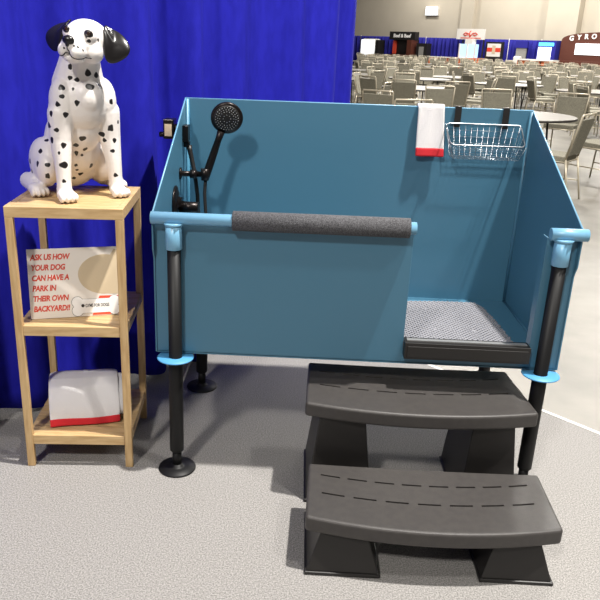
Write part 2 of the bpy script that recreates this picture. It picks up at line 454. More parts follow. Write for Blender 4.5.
# wire basket hooked on the back rim
BK = thing('wire_basket', (1.255, .79, 1.4), 'chrome wire basket hooked over the back rim by two black straps', 'basket')
rb = [V((1.10, .775, 1.342)), V((1.41, .775, 1.342)), V((1.42, .765, 1.33)), V((1.412, .66, 1.272)), V((1.402, .65, 1.264)), V((1.105, .65, 1.264)), V((1.092, .66, 1.272)), V((1.086, .765, 1.33))]
bm = NB(); tube(bm, rb, .003, 10, closed=True); obj('rim_wire', bm, M['chrome'], BK)
bm = NB()
bx0, bx1, by0, by1, bz = 1.115, 1.395, .668, .772, 1.203
def zr(y): return 1.264 + (y - .65) / .125 * .078
for k in range(13):
    t = k / 12; xt = 1.094 + .322 * t; xb = bx0 + (bx1 - bx0) * t
    tube(bm, [(xt, .776, 1.342), (xb, by1, bz), (xb, by0, bz), (xt, .65, 1.264)], .0008, 6)
for k in range(5):
    t = k / 4; y = by0 + (by1 - by0) * t; yt = .65 + .125 * t
    tube(bm, [(1.087, yt, zr(yt)), (bx0, y, bz), (bx1, y, bz), (1.418, yt, zr(yt))], .0008, 6)
for k in (1, 2, 3, 4):
    t = k / 5
    def L(a, b): return V(a).lerp(V(b), t)
    lo = [(bx0, by0, bz), (bx1, by0, bz), (bx1, by1, bz), (bx0, by1, bz)]; hi = [(1.09, .65, 1.264), (1.416, .65, 1.264), (1.416, .776, 1.342), (1.09, .776, 1.342)]
    tube(bm, [L(a, b) for a, b in zip(lo, hi)], .0008, 6, closed=True)
obj('wire_grid', bm, M['chrome'], BK)
for x in (1.136, 1.347):
    bm = NB()
    prof = [(.7805, 1.325), (.7805, 1.4125), (.7985, 1.4125), (.7985, 1.34), (.802, 1.34), (.802, 1.416), (.777, 1.416), (.777, 1.325)]
    prism(bm, prof, lambda p: V((x - .014, p[0], p[1])), lambda p: V((x + .014, p[0], p[1])))
    tag(obj('hook_strap', bm, M['black_plastic'], BK), 'black strap hook')

# ------------------------------------------------------------------ the two-tread step
ST = thing('pet_step', (.94, -.1, 0), 'dark grey plastic step with two bowed treads in front of the tub', 'step')
def tread(xl, xr, yb, yf, bow, zt, taper):
    """outline: back edge nearly straight, front edge bowed to the viewer"""
    out = []
    n = 24
    for k in range(n + 1):
        t = k / n; out.append((xl + (xr - xl) * t, yf - bow * (1 - (2*t - 1)**2)))
    m = 12
    for k in range(m + 1):
        t = k / m; out.append((xr - taper - (xr - xl - taper - .012) * t, yb - bow * .12 * (1 - (2*t - 1)**2)))
    bm = NB(); prism(bm, out, lambda p: V((p[0], p[1], zt - .058)), lambda p: V((p[0], p[1], zt)))
    o = obj('tread', bm, M['step'], ST, bevel=.011, bseg=4)
    cut = NB()
    for row, (fr, cnt) in enumerate(((.2, 8), (.54, 7))):
        for c in range(cnt):
            t0 = .045 + (c + .12) * .91 / cnt; t1 = t0 + .91 / cnt * .72
            lo = []
            for t in (t0, (t0+t1)/2, t1):
                xa = xl + .006 + (xr - xl - taper * (1 - fr) - .012) * t
                y = yb + (yf - yb) * fr - bow * .9 * (1 - (2*t - 1)**2)
                lo.append((xa, y))
            w_ = .0042
            poly = [(x, y - w_) for x, y in lo] + [(x, y + w_) for x, y in lo[::-1]]
            prism(cut, poly, lambda p: V((p[0], p[1], zt - .03)), lambda p: V((p[0], p[1], zt + .02)))
    cu = obj('cutter', cut, M['black_plastic'], ST)
    bpy.context.view_layer.update()
    bake(o)
    md = o.modifiers.new('slots', 'BOOLEAN'); md.object = cu; md.operation = 'DIFFERENCE'; md.solver = 'EXACT'
    bake(o)
    me = cu.data; bpy.data.objects.remove(cu); bpy.data.meshes.remove(me)
    for p in o.data.polygons: p.use_smooth = False
    return o
tread(.517, 1.354, -.235, -.555, .055, .205, -.012)
tread(.508, 1.366, .21, -.15, .058, .408, .03)
def pedestal(x0, x1, y0, y1, zt, fl):
    bm = NB()
    hexa(bm, [(x0, y0, .012), (x1, y0, .012), (x1, y1, .012), (x0, y1, .012)], [(x0 + fl, y0 + .035, zt), (x1 - fl, y0 + .035, zt), (x1 - fl, y1 - .02, zt), (x0 + fl, y1 - .02, zt)])
    box(bm, x0 - .006, x1 + .006, y0 - .006, y1 + .006, 0, .013)
    obj('pedestal', bm, M['black_plastic'], ST, bevel=.004)
pedestal(.528, .768, -.585, -.27, .15, .045); pedestal(1.106, 1.338, -.575, -.27, .15, .045)
pedestal(.525, .775, -.185, .17, .352, .04); pedestal(1.105, 1.317, -.185, .17, .352, .03)

# ------------------------------------------------------------------ bamboo shelf
s0 = V((-.604, -.043, 0)); sx = V((.424, .0293, 0)).normalized(); sy = V((-sx.y, sx.x, 0)); SWD, SDP, SHT = .425, .425, 1.074
SH = thing('bamboo_shelf', s0 + sx*SWD/2 + sy*SDP/2, 'pale bamboo three tier shelf stand beside the tub', 'shelf')
def sp(x, y, z): return s0 + sx * x + sy * y + V((0, 0, z))
def sbox(bm, x0, x1, y0, y1, z0, z1):
    hexa(bm, [sp(x0,y0,z0), sp(x1,y0,z0), sp(x1,y1,z0), sp(x0,y1,z0)], [sp(x0,y0,z1), sp(x1,y0,z1), sp(x1,y1,z1), sp(x0,y1,z1)])
pw, pd = .03, .022
for x in (0, SWD - pw):
    for y in (0, SDP - pd):
        bm = NB(); sbox(bm, x, x + pw, y, y + pd, 0, SHT - .04); obj('post', bm, M['bamboo_v'], SH, bevel=.0025)
for z, top in ((SHT, 1), (.614, 0), (.142, 0)):
    bm = NB()
    x0, x1 = (0, SWD) if top else (pw + .0005, SWD - pw - .0005)
    sbox(bm, x0, x1, .0 if top else .002, .02, z - .04, z); sbox(bm, x0, x1, SDP - .02, SDP, z - .04, z)
    if top:
        sbox(bm, 0, .022, .02, SDP - .02, z - .04, z); sbox(bm, SWD - .022, SWD, .02, SDP - .02, z - .04, z)
    else:
        for xx in (.004, SWD - .026): sbox(bm, xx, xx + .022, pd + .001, SDP - pd - .001, z - .037, z - .012)
    n = 6; y0 = .0225; st = (SDP - .045 + .004) / n
    for k in range(n): sbox(bm, .0225 if top else .006, SWD - (.0225 if top else .006), y0 + k*st + (.03 if not top and 0 else 0), y0 + (k+1)*st - .004, z - .012, z - .0006)
    obj('shelf_board', bm, M['bamboo'], SH, bevel=.0015)

# ------------------------------------------------------------------ leaning sign
SGo = V((-.566, .028, .6145)); gx = V((.338, .104, 0)).normalized()
gyh = V((-gx.y, gx.x, 0)); tilt = math.radians(10)
gy = (V((0, 0, 1)) * math.cos(tilt) + gyh * math.sin(tilt)).normalized(); gz = gx.cross(gy)
GW, GH = .362, .272
SG = thing('sign_board', SGo + gx*GW/2, 'white sign with red slanted lettering leaning on the middle shelf', 'sign')
bm = NB(); prism(bm, [(0,0),(GW,0),(GW,GH),(0,GH)], lambda p: SGo + gx*p[0] + gy*p[1] - gz*.005, lambda p: SGo + gx*p[0] + gy*p[1])
obj('board', bm, M['sign'], SG, bevel=.0008)
lines = ['ASK US HOW', 'YOUR DOG', 'CAN HAVE A', 'PARK IN', 'THEIR OWN', 'BACKYARD!!']
bm = NB()
for k, tx in enumerate(lines):
    b2 = text_bm(tx, .0305, shear=.2, offset=.0010, spacing=.95)
    me = bpy.data.meshes.new('l'); b2.to_mesh(me); b2.free()
    for v in me.vertices: v.co.y += GH - .042 - k * .0402; v.co.x = v.co.x * .8 + .012; v.co.z += .0004
    bm.from_mesh(me); bpy.data.meshes.remove(me)
obj('lettering', place(bm, SGo, gx, gy, gz), M['sign_red'], SG)
def flat(name, pts, h, m, parent, z0=0):
    bm = NB(); prism(bm, pts, lambda p: SGo + gx*p[0] + gy*p[1] + gz*z0, lambda p: SGo + gx*p[0] + gy*p[1] + gz*h)
    return obj(name, bm, m, parent)
def ring(cx, cy, rx, ry, a0, a1, n=20): return [(cx + rx*math.cos(math.radians(a0 + (a1-a0)*k/n)), cy + ry*math.sin(math.radians(a0 + (a1-a0)*k/n))) for k in range(n+1)]
# plain colour fields where the picture was
flat('tan_field', [(GW - .001, .255)] + [(.325, .262)] + ring(.285, .165, .1, .078, 75, 275, 26) + [(GW - .001, .082)], .0006, M['sign_tan'], SG)
flat('orange_field', [(.232, .004), (GW - .001, .004), (GW - .001, .088), (.33, .078), (.262, .080)], .0012, M['sign_orange'], SG, .0002)
def bone(gr):
    cx0, cx1, cy, r = .177, .318, .041, .0215 + gr
    dl = .017
    pts = ring(cx0, cy - dl, r, r, 20, 0, 1)[:0]
    pts += ring(cx1, cy + dl, r, r, 150, -45, 14) + ring(cx1, cy - dl, r, r, 45, -150, 14)
    pts += ring(cx0, cy - dl, r, r, -30, -225, 14) + ring(cx0, cy + dl, r, r, 225, 30, 14)
    return pts
flat('bone_outline', bone(.0014), .0014, M['ink'], SG, .0004)
flat('bone_field', bone(0), .0020, M['white_ink'], SG, .0006)
b2 = text_bm('GYMS FOR DOGS', .0175, offset=.0003, spacing=.95)
for v in b2.verts: v.co.x = v.co.x * .7 + .206; v.co.y += .037; v.co.z += .0022
lathe(b2, (.197, .0435, .002), [(.0065, 0), (.0065, .0006)], seg=18)
obj('bone_lettering', place(b2, SGo, gx, gy, gz), M['ink'], SG)

# ------------------------------------------------------------------ folded towel on the bottom shelf
FT = thing('folded_towel', sp(.2, .15, .142), 'folded white towel with red hem lying on the bottom shelf', 'towel')
tx = V((.29, .085, 0)).normalized(); ty = V((-tx.y, tx.x, 0)); t0 = V((-.535, .03, .1425))
def tp(x, y, z): return t0 + tx*x + ty*y + V((0, 0, z))
TW = .3
def ft(i, j):
    # outer sheet: from the front hem up the sloping front, over the top and down behind
    x = TW * i; e = abs(2*i - 1) ** 6
    t = j
    if t < .48:
        k = t / .48; y = -.012 + .05 * k + .012 * math.sin(k * PI) * -1; z = .004 + .152 * k
    elif t < .6:
        k = (t - .48) / .12; a = k * PI / 2; y = .038 + .035 * math.sin(a); z = .156 + .018 * math.sin(a) - .0 * k
    elif t < .8:
        k = (t - .6) / .2; y = .073 + .12 * k; z = .174 - .02 * k * k
    else:
        k = (t - .8) / .2; y = .193 + .03 * math.sin(k * PI / 2); z = .154 - .145 * k
    z += .004 * math.sin(i * 5 + 1) * (1 if t > .3 else t / .3); y += .004 * math.sin(i * 7 + t * 4)
    if t > .1: z -= .012 * e * (z / .2)
    x += (.5 - i) * .02 * e
    return tp(x, y, max(z, .004))
bm = NB(); grid(bm, ft, 24, 40); obj('outer_fold', bm, M['towel'], FT, solid=.007, sub=1)
bm = NB(); grid(bm, lambda i, j: ft(i, j * .1) + (ty * -.002) + V((0, 0, 0)), 24, 5)
obj('red_hem', bm, M['red'], FT, solid=.0085, sub=1)
# inner layers of the fold, seen at its end
for nI, sc in enumerate((.86, .66, .46)):
    bm = NB()
    def inner(i, j, sc=sc, nI=nI):
        a = -PI * .5 + 2 * PI * j
        y = .105 + .088 * sc * math.copysign(abs(math.cos(a)) ** .75, math.cos(a)) * 1.0
        z = .084 + .08 * sc * math.copysign(abs(math.sin(a)) ** .75, math.sin(a))
        y -= .0 if z > .1 else .012 * (1 - z / .1)
        y += .022 * (z - .084) / .1 - .012
        return tp(.008 + nI * .0 + (TW + .012 - nI * .002 - .008) * i, y, max(z, .006))
    grid(bm, inner, 16, 32); obj('inner_fold', bm, M['towel'], FT, solid=.008, sub=1)

# ------------------------------------------------------------------ spotted dog statue
O = V((-.338, .15, SHT + .003)); F = V((.62, -.78, 0)).normalized(); Lf = V((-F.y, F.x, 0)); Z = V((0, 0, 1))
def d3(f, l, z): return O + F*f + Lf*l + Z*z
DG = thing('dog_statue', O + F * -.1, 'sitting black spotted white dog statue on top of the bamboo shelf', 'statue')
bm = NB(); AX = (F, Lf, Z)
def chain(pts, n=7):
    for (p, r), (q_, s) in zip(pts, pts[1:]):
        for k in range(n + 1):
            t = k / n; rr = r + (s - r) * t; ell(bm, V(p).lerp(V(q_), t), (rr, rr, rr), seg=14, rings=10)
# trunk
ell(bm, d3(-.045, 0, .355), (.088, .108, .115), AX)
ell(bm, d3(-.10, 0, .30), (.105, .105, .15), AX)
ell(bm, d3(-.16, 0, .19), (.105, .108, .14), AX)
ell(bm, d3(-.20, 0, .115), (.105, .115, .105), AX)
ell(bm, d3(-.005, 0, .37), (.06, .065, .07), AX)
for s in (-1, 1):
    ell(bm, d3(-.035, s*.08, .35), (.058, .045, .085), AX)
    chain([(d3(-.03, s*.088, .31), .05), (d3(-.028, s*.096, .22), .041), (d3(-.012, s*.1, .13), .031), (d3(-.006, s*.102, .07), .027), (d3(-.002, s*.104, .032), .029)])
    ell(bm, d3(.014, s*.104, .022), (.042, .034, .024), AX)
    for t in (-.027, -.009, .009, .027):
        ell(bm, d3(.05 - abs(t)*.5, s*.104 + t, .015), (.021, .0088, .017), AX, seg=10, rings=8)
    # haunch, hock, hind foot
    ell(bm, d3(-.185, s*.108, .115), (.1, .052, .095), AX)
    ell(bm, d3(-.135, s*.122, .10), (.06, .04, .065), AX)
    chain([(d3(-.2, s*.135, .04), .036), (d3(-.27, s*.15, .035), .032)], 4)
    chain([(d3(-.27, s*.15, .034), .032), (d3(-.17, s*.158, .026), .028)], 5)
    ell(bm, d3(-.14, s*.16, .024), (.045, .034, .025), AX)
    for t in (-.027, -.009, .009, .027):
        ell(bm, d3(-.098 - abs(t)*.5, s*.16 + t, .015), (.021, .0088, .017), AX, seg=10, rings=8)
# neck
HD = V((-.328, .135, 1.634))
m_ = V((-.13, -.97, -.02)).normalized(); hl = Z.cross(m_).normalized(); hl = (hl - Z * .16).normalized(); hl = (hl - m_ * hl.dot(m_)).normalized(); hu_ = m_.cross(hl).normalized()
def h3(f, l, u): return HD + m_*f + hl*l + hu_*u
chain([(d3(-.07, 0, .40), .098), (d3(-.05, 0, .47), .078), (d3(-.03, 0, .53), .064), (h3(-.03, 0, -.02), .06)], 6)
HX = (m_, hl, hu_)
ell(bm, h3(-.012, 0, .014), (.08, .078, .064), HX)
ell(bm, h3(.015, 0, -.008), (.07, .074, .054), HX)
for s in (-1, 1):
    ell(bm, h3(.02, s*.04, -.025), (.052, .038, .04), HX)
    ell(bm, h3(.05, s*.034, .026), (.024, .028, .024), HX)
    ell(bm, h3(.1, s*.021, -.026), (.042, .026, .028), HX)     # flews
ell(bm, h3(.078, 0, -.008), (.06, .042, .03), HX)
ell(bm, h3(.115, 0, -.004), (.03, .03, .024), HX)
ell(bm, h3(.075, 0, -.05), (.058, .034, .018), HX)             # lower jaw
# tail lying behind on the shelf
chain([(d3(-.27, -.02, .05), .026), (d3(-.30, -.07, .03), .018), (d3(-.28, -.13, .02), .013)], 5)
body = obj('body', bm, M['dog'], DG)
rm = body.modifiers.new('skin', 'REMESH'); rm.mode = 'VOXEL'; rm.voxel_size = .004; rm.use_smooth_shade = True
sm = body.modifiers.new('soft', 'SMOOTH'); sm.factor = .5; sm.iterations = 4
bpy.context.view_layer.update(); bake(body)
SPOTS = []   # (x, y, z, radius) in world space, filled below
#SPOTS_BEGIN
SPOTS = [(-0.3206,0.1292,1.5323,0.0122),(-0.3804,0.1135,1.5508,0.0087),(-0.3823,0.1117,1.5129,0.0081),(-0.3575,0.1119,1.508,0.0088),(-0.4074,0.0887,1.4826,0.0108),(-0.3697,0.0985,1.4765,0.0054),(-0.3125,0.1132,1.4845,0.0136),(-0.2992,0.1557,1.5242,0.0103),(-0.2904,0.1553,1.4874,0.0103),(-0.357,0.0944,1.4291,0.0095),(-0.4043,0.0779,1.451,0.0087),(-0.4218,0.0766,1.4247,0.0094),(-0.2581,0.1858,1.4303,0.0084),(-0.395,0.0805,1.3873,0.0102),(-0.4298,0.0718,1.3345,0.0089),(-0.4611,0.0863,1.3493,0.0109),(-0.4526,0.0788,1.2974,0.0096),(-0.5127,0.1946,1.2786,0.0079),(-0.5282,0.1644,1.243,0.01),(-0.5887,0.2112,1.1961,0.0095),(-0.5361,0.1456,1.1982,0.0093),(-0.4929,0.1311,1.1974,0.0092),(-0.5834,0.2094,1.1582,0.0088),(-0.4959,0.1307,1.1562,0.0093),(-0.4092,0.0773,1.2796,0.0103),(-0.4109,0.0705,1.2103,0.0138),(-0.4136,0.0667,1.1524,0.007),(-0.4262,0.0702,1.2531,0.0055),(-0.3615,0.1505,1.2966,0.0113),(-0.389,0.1561,1.2717,0.0099),(-0.3625,0.183,1.2543,0.0093),(-0.3972,0.1815,1.2382,0.0086),(-0.2998,0.1942,1.3093,0.0114),(-0.292,0.1942,1.2889,0.0086),(-0.2652,0.1909,1.3345,0.0107),(-0.2542,0.2005,1.2877,0.0086),(-0.2618,0.1938,1.2492,0.0079),(-0.2545,0.1934,1.1587,0.008),(-0.3623,0.2431,1.1807,0.0096),(-0.4016,0.231,1.1502,0.0089),(-0.427,0.2277,1.1342,0.0074),(-0.4056,0.1944,1.1907,0.0065),(-0.4473,0.0758,1.3911,0.0088),(-0.4072,0.2081,1.1693,0.0058),(-0.38,0.1935,1.2296,0.0058),(-0.2424,0.2146,1.3549,0.0071),(-0.2978,0.0599,1.6651,0.0136),(-0.3727,0.0701,1.6757,0.0124),(-0.3154,0.0065,1.6198,0.0048),(-0.3029,0.0198,1.6106,0.0045),(-0.3262,-0.0019,1.6227,0.0038),(-0.2925,0.0607,1.6396,0.0072),(-0.3612,-0.0001,1.6152,0.0038),(-0.2694,0.0904,1.6437,0.0049),(-0.4465,0.1663,1.5512,0.0085),(-0.539,0.375,1.203,0.0124),(-0.4448,0.2965,1.4695,0.0116),(-0.541,0.2823,1.287,0.014),(-0.3288,0.2281,1.6234,0.0113),(-0.3053,0.247,1.5231,0.011),(-0.3504,0.2074,1.6842,0.0108),(-0.5496,0.3463,1.1471,0.0114),(-0.4142,0.4103,1.123,0.0094),(-0.5002,0.248,1.4045,0.0088),(-0.4972,0.3331,1.3501,0.014),(-0.3781,0.4826,1.103,0.0124),(-0.3924,0.1887,1.6571,0.0102),(-0.2504,0.2459,1.199,0.011),(-0.3144,0.2739,1.475,0.0134),(-0.3975,0.1223,1.655,0.0114),(-0.5411,0.35,1.2459,0.0133),(-0.2822,0.269,1.2833,0.0099),(-0.2519,0.233,1.4467,0.0114),(-0.2558,0.2649,1.379,0.0119),(-0.3945,0.37,1.2911,0.0099),(-0.3006,0.3428,1.1282,0.0111),(-0.216,0.2087,1.1092,0.0124),(-0.4058,0.2812,1.5306,0.0121),(-0.603,0.286,1.1552,0.0131),(-0.4597,0.3118,1.3993,0.0137),(-0.5242,0.2527,1.3409,0.0095),(-0.5404,0.1963,1.1012,0.0102),(-0.6526,0.2664,1.1003,0.0129),(-0.5408,0.2822,1.1205,0.0124),(-0.4692,0.1263,1.319,0.0128),(-0.268,0.2005,1.6433,0.0109),(-0.5689,0.2463,1.2775,0.0132),(-0.5154,0.2373,1.1082,0.0086),(-0.46,0.1012,1.2378,0.0115),(-0.3662,0.2692,1.5582,0.0097),(-0.4102,0.4455,1.195,0.0086),(-0.4024,0.3324,1.3827,0.0086),(-0.3437,0.3131,1.3108,0.0111),(-0.4915,0.3637,1.1096,0.013),(-0.4421,0.4141,1.1749,0.0125),(-0.4806,0.2808,1.4347,0.0087),(-0.3064,0.221,1.6628,0.0104),(-0.3123,0.3479,1.2446,0.0088),(-0.4095,0.1343,1.611,0.0095),(-0.4315,0.1943,1.5919,0.0085)]
#SPOTS_END
def paint(me, off):
    a = me.attributes.new('spot', 'FLOAT', 'POINT'); rr = random.Random(5)
    data = []
    for i, v in enumerate(me.vertices):
        p = v.co + off; best = 0
        for (c, r, jig) in SP:
            d = p - c
            if abs(d.x) > r*2.2 or abs(d.y) > r*2.2 or abs(d.z) > r*2.2: continue
            dd = d.length / r * (1 + .16 * math.sin(d.z / r * 3 + jig) + .12 * math.sin(d.x / r * 4 + jig * 2))
            best = max(best, 1 - dd * .5)
        data.append(max(0, best))
    a.data.foreach_set('value', data)
SP = [(V(s[:3]), s[3], i * 1.7) for i, s in enumerate(SPOTS)]
off = DG.location.copy()
paint(body.data, off)
for p in body.data.polygons: p.use_smooth = True
# ears, nose, eyes, mouth
def ear(s):
    bm = NB()
    if s > 0: pts = [h3(.0, .058, .082), h3(-.045, .07, .06), h3(-.035, .118, .056), h3(-.012, .178, .008), h3(.006, .15, -.035), h3(.016, .1, -.062), h3(.022, .078, -.03), h3(.014, .07, .03)]
    else: pts = [h3(.0, -.058, .078), h3(-.045, -.07, .055), h3(-.035, -.11, .05), h3(-.012, -.162, .008), h3(.0, -.145, -.038), h3(.012, -.098, -.062), h3(.022, -.076, -.03), h3(.014, -.07, .03)]
    c = sum(pts, V()) / 8 + hl * s * .012 + m_ * .012
    vs = [bm.verts.new(p) for p in pts]; vc = bm.verts.new(c)
    for k in range(8): bm.faces.new((vc, vs[k], vs[(k+1) % 8])).smooth = True
    o = obj('ear', bm, M['dog_black'], DG, solid=.010, sub=3)
    tag(o, 'glossy black ear')
ear(1); ear(-1)
bm = NB(); ell(bm, h3(.137, 0, .010), (.014, .021, .016), HX); ell(bm, h3(.135, 0, -.002), (.012, .011, .013), HX)
tag(obj('nose', bm, M['dog_black'], DG), 'black nose')
for s in (-1, 1):
    bm = NB(); ell(bm, h3(.069, s*.040, .036), (.0095, .0095, .0088), HX); ey = tag(obj('eye', bm, M['eye'], DG), 'brown eye in a black rim')
    bm = NB(); lathe(bm, h3(.066, s*.041, .036), [(.0130, 0), (.0135, .004), (.0095, .007)], axis=(m_ + hl*s*.35), seg=18); obj('eye_rim', bm, M['dog_black'], ey)
bm = NB()
from mathutils.bvhtree import BVHTree
bt = BVHTree.FromPolygons([v.co + off for v in body.data.vertices], [p.vertices for p in body.data.polygons])
def on_skin(pts):
    out = []
    for a_, b_ in zip(pts, pts[1:]):
        for k in range(5): out.append(bt.find_nearest(V(a_).lerp(V(b_), k / 5))[0])
    return out
tube(bm, on_skin([h3(.141, 0, -.012), h3(.142, 0, -.034), h3(.135, .015, -.044), h3(.115, .042, -.05), h3(.085, .056, -.052), h3(.07, .062, -.05)]), .0022, 8)
tube(bm, on_skin([h3(.142, 0, -.034), h3(.135, -.015, -.044), h3(.115, -.042, -.05), h3(.085, -.056, -.052), h3(.07, -.062, -.05)]), .0022, 8)
obj('mouth_line', bm, M['dog_black'], DG)

# ------------------------------------------------------------------ banquet chairs and tables
def chair_bms():
    fr, st, bk, seat_fr, legs = NB(), NB(), NB(), NB(), []   # drawn at 10/11 of the real size
    def yb(z): return -.21 - (z - .45) * .24           # backrest leans back
    wB, wT = .205, .232
    r = .0115
    # back frame: an upside-down U
    tube(fr, [(-wB, yb(.45), .45), (-wT, yb(.90), .90), (-wT + .012, yb(.915), .915), (wT - .012, yb(.915), .915), (wT, yb(.90), .90), (wB, yb(.45), .45)], r, 8)
    # upholstered back panel with a gap under the top rail
    def pan(z, s): w = wB + (wT - wB) * (z - .45) / .45 - .012; return w * s
    lo = [( pan(.49, -1), yb(.49) - .016, .49), (pan(.49, 1), yb(.49) - .016, .49), (pan(.49, 1), yb(.49) + .02, .49), (pan(.49, -1), yb(.49) + .02, .49)]
    hi = [( pan(.868, -1), yb(.868) - .016, .868), (pan(.868, 1), yb(.868) - .016, .868), (pan(.868, 1), yb(.868) + .02, .868), (pan(.868, -1), yb(.868) + .02, .868)]
    hexa(bk, lo, hi)
    hexa(st, [(-.2, -.205, .43), (.2, -.205, .43), (.22, .225, .43), (-.22, .225, .43)], [(-.2, -.205, .485), (.2, -.205, .485), (.22, .225, .495), (-.22, .225, .495)])
    tube(seat_fr, [(-.205, -.21, .425), (-.225, .22, .425), (.225, .22, .425), (.205, -.21, .425)], .010, 8, closed=True)
    tube(seat_fr, [(-.215, -.27, .2), (-.23, .235, .2)], .008, 6); tube(seat_fr, [(.215, -.27, .2), (.23, .235, .2)], .008, 6)
    for s in (-1, 1):
        b = NB(); tube(b, [(s*.205, yb(.46), .46), (s*.215, -.3, 0)], [.0115, .010], 8); legs.append(b)
        b = NB(); tube(b, [(s*.225, .21, .43), (s*.235, .25, 0)], [.0115, .010], 8); legs.append(b)
    for b in [fr, st, bk, seat_fr] + legs:
        for v in b.verts: v.co *= 1.1
    return fr, st, bk, seat_fr, legs
def make_chair():
    t = thing('banquet_chair', (0, 0, 0), 'grey tweed banquet chair', 'chair')
    fr, st, bk, sf, legs = chair_bms()
    obj('back_frame', fr, M['frame'], t); obj('seat', st, M['fabric'], t, bevel=.012); obj('backrest', bk, M['fabric'], t, bevel=.008)
    obj('seat_frame', sf, M['frame'], t)
    for b in legs: obj('leg', b, M['frame'], t)
    return t
def make_far_chair():
    fr, st, bk, sf, legs = chair_bms(); bm = NB()
    for b, mi in ((fr, 0), (sf, 0), (st, 1), (bk, 1)) + tuple((b, 0) for b in legs):
        for f in b.faces: f.material_index = mi
        me = bpy.data.meshes.new('x'); b.to_mesh(me); b.free(); bm.from_mesh(me); bpy.data.meshes.remove(me)
    return obj('banquet_chair', bm, [M['frame'], M['fabric']])
def make_table():
    t = thing('round_table', (0, 0, 0), 'round grey banquet table', 'table')
    bm = NB(); lathe(bm, (0, 0, .728), [(.93, .0), (.932, .004), (.932, .018), (.928, .022)], seg=56)
    obj('tabletop', bm, M['table'], t)
    bm = NB(); lathe(bm, (0, 0, .716), [(.9, 0), (.934, 0), (.936, .002), (.936, .026), (.930, .0265)], seg=56); bmesh.ops.delete(bm, geom=[f for f in bm.faces if len(f.verts) > 4], context='FACES_ONLY')
    obj('table_edge', bm, M['table_edge'], t)
    for sx_ in (-1, 1):
        for sy_ in (-1, 1):
            bm = NB(); tube(bm, [(sx_*.45, sy_*.3, .716), (sx_*.5, sy_*.34, 0)], .016, 8); obj('leg', bm, M['table_edge'], t)
    return t
def make_far_table():
    bm = NB(); lathe(bm, (0, 0, .722), [(.93, 0), (.935, .003), (.935, .024), (.93, .028)], seg=40)
    for sx_ in (-1, 1):
        for sy_ in (-1, 1): tube(bm, [(sx_*.45, sy_*.3, .722), (sx_*.5, sy_*.34, 0)], .016, 6)
    return obj('round_table', bm, M['table'])
def dup(root, loc, rz):
    r = root.copy(); COL.objects.link(r); r.location = loc; r.rotation_euler = (0, 0, rz)
    for ch in list(root.children):
        c = ch.copy(); COL.objects.link(c); c.parent = r
    return r
CAMP = co.matrix_world.translation
def proj(p):
    d = V(p) - CAMP; w = d.dot(f_); return (275 + 720 * d.dot(r_) / w, 300 - 720 * d.dot(u_) / w, w)
def in_view(p, margin=6):
    """can the photograph show a chair at p: inside its frame, not behind the drape or the tub"""
    x, y, w = proj(V((p.x, p.y, 1.0))); x2, y2, w2 = proj(V((p.x, p.y, 0)))
    half = .30 * 720 / w
    if x + half < 358 + margin or x - half > 600: return False
    if x + half < 545 and y > 95 + (x - 185) * .0475: return False
    return True
chair0 = make_chair(); chairF = make_far_chair(); table0 = make_table(); tableF = make_far_table()
used = {}
def put(proto, loc, rz):
    if proto.name not in used: used[proto.name] = 1; proto.location = loc; proto.rotation_euler = (0, 0, rz); return proto
    return dup(proto, loc, rz)
near, mid, far, tabs = [], [], [], []
rc = random.Random(11)
def chair_at(x, y, face, nearby=None):
    """face = direction the sitter looks, as an angle in the floor plane"""
    p = V((x, y, 0)); w = proj(V((x, y, .5)))[2]
    o = put(chair0 if w < 19 else chairF, (x, y, -.012), face - PI/2)
    (near if w < 19 else mid if w < 33 else far).append((w, o)); return o
def table_at(x, y, rz=0):
    w = proj(V((x, y, .5)))[2]; o = put(table0 if w < 22 else tableF, (x, y, -.012), rz); tabs.append((w, o)); return o
def look(x, y, tx_, ty_): return math.atan2(ty_ - y, tx_ - x)
hand = []     # chairs placed one by one
def hand_chair(x, y, ang): hand.append((x, y)); chair_at(x, y, ang)
TA = (3.6, 8.8); TB = (3.2, 15.2)
#CHAIRS_HAND
for hx, hy, ha in ((3.41, 6.2, 144), (1.83, 7.63, 100), (1.75, 9.27, 60), (1.69, 11.72, 160), (2.83, 10.7, -100), (3.55, 13.3, 95), (3.78, 10.25, -92), (4.75, 9.85, -125), (4.45, 7.45, 120), (2.6, 13.3, 70), (2.1, 14.4, 40), (4.6, 15.6, 190)):
    hand_chair(hx, hy, math.radians(ha))
table_at(*TA); table_at(*TB)
us, vs_ = V((.7071, .7071, 0)), V((.7071, -.7071, 0))
centres = []; spots_t = [V((*TA, 0)), V((*TB, 0))]
for a_ in range(-3, 26):
    for b_ in range(-16, 12):
        c = V((*TA, 0)) + us * (a_ * 2.8) + vs_ * (b_ * 2.8 + (a_ % 2) * .4) + V((rc.uniform(-.3, .3), rc.uniform(-.3, .3), 0))
        if any((c - k).length < 2.3 for k in spots_t) or any((V((hx, hy, 0)) - c).length < 1.2 for hx, hy in hand): continue
        if c.x + c.y > WC - 8 or c.y < 11.5: continue
        x, y, w = proj(V((c.x, c.y, .75)))
        if w < 5 or x < 345 - 700 / w or x > 612 + 700 / w: continue
        centres.append((w, c)); spots_t.append(c)
centres.sort(key=lambda t: t[0])
def free(p, own=None):
    return all((V((hx, hy, 0)) - p).length > .84 for hx, hy in hand) and all(k is own or (k - p).length > 1.33 for k in spots_t) and in_view(p) and p.x + p.y < WC - 7
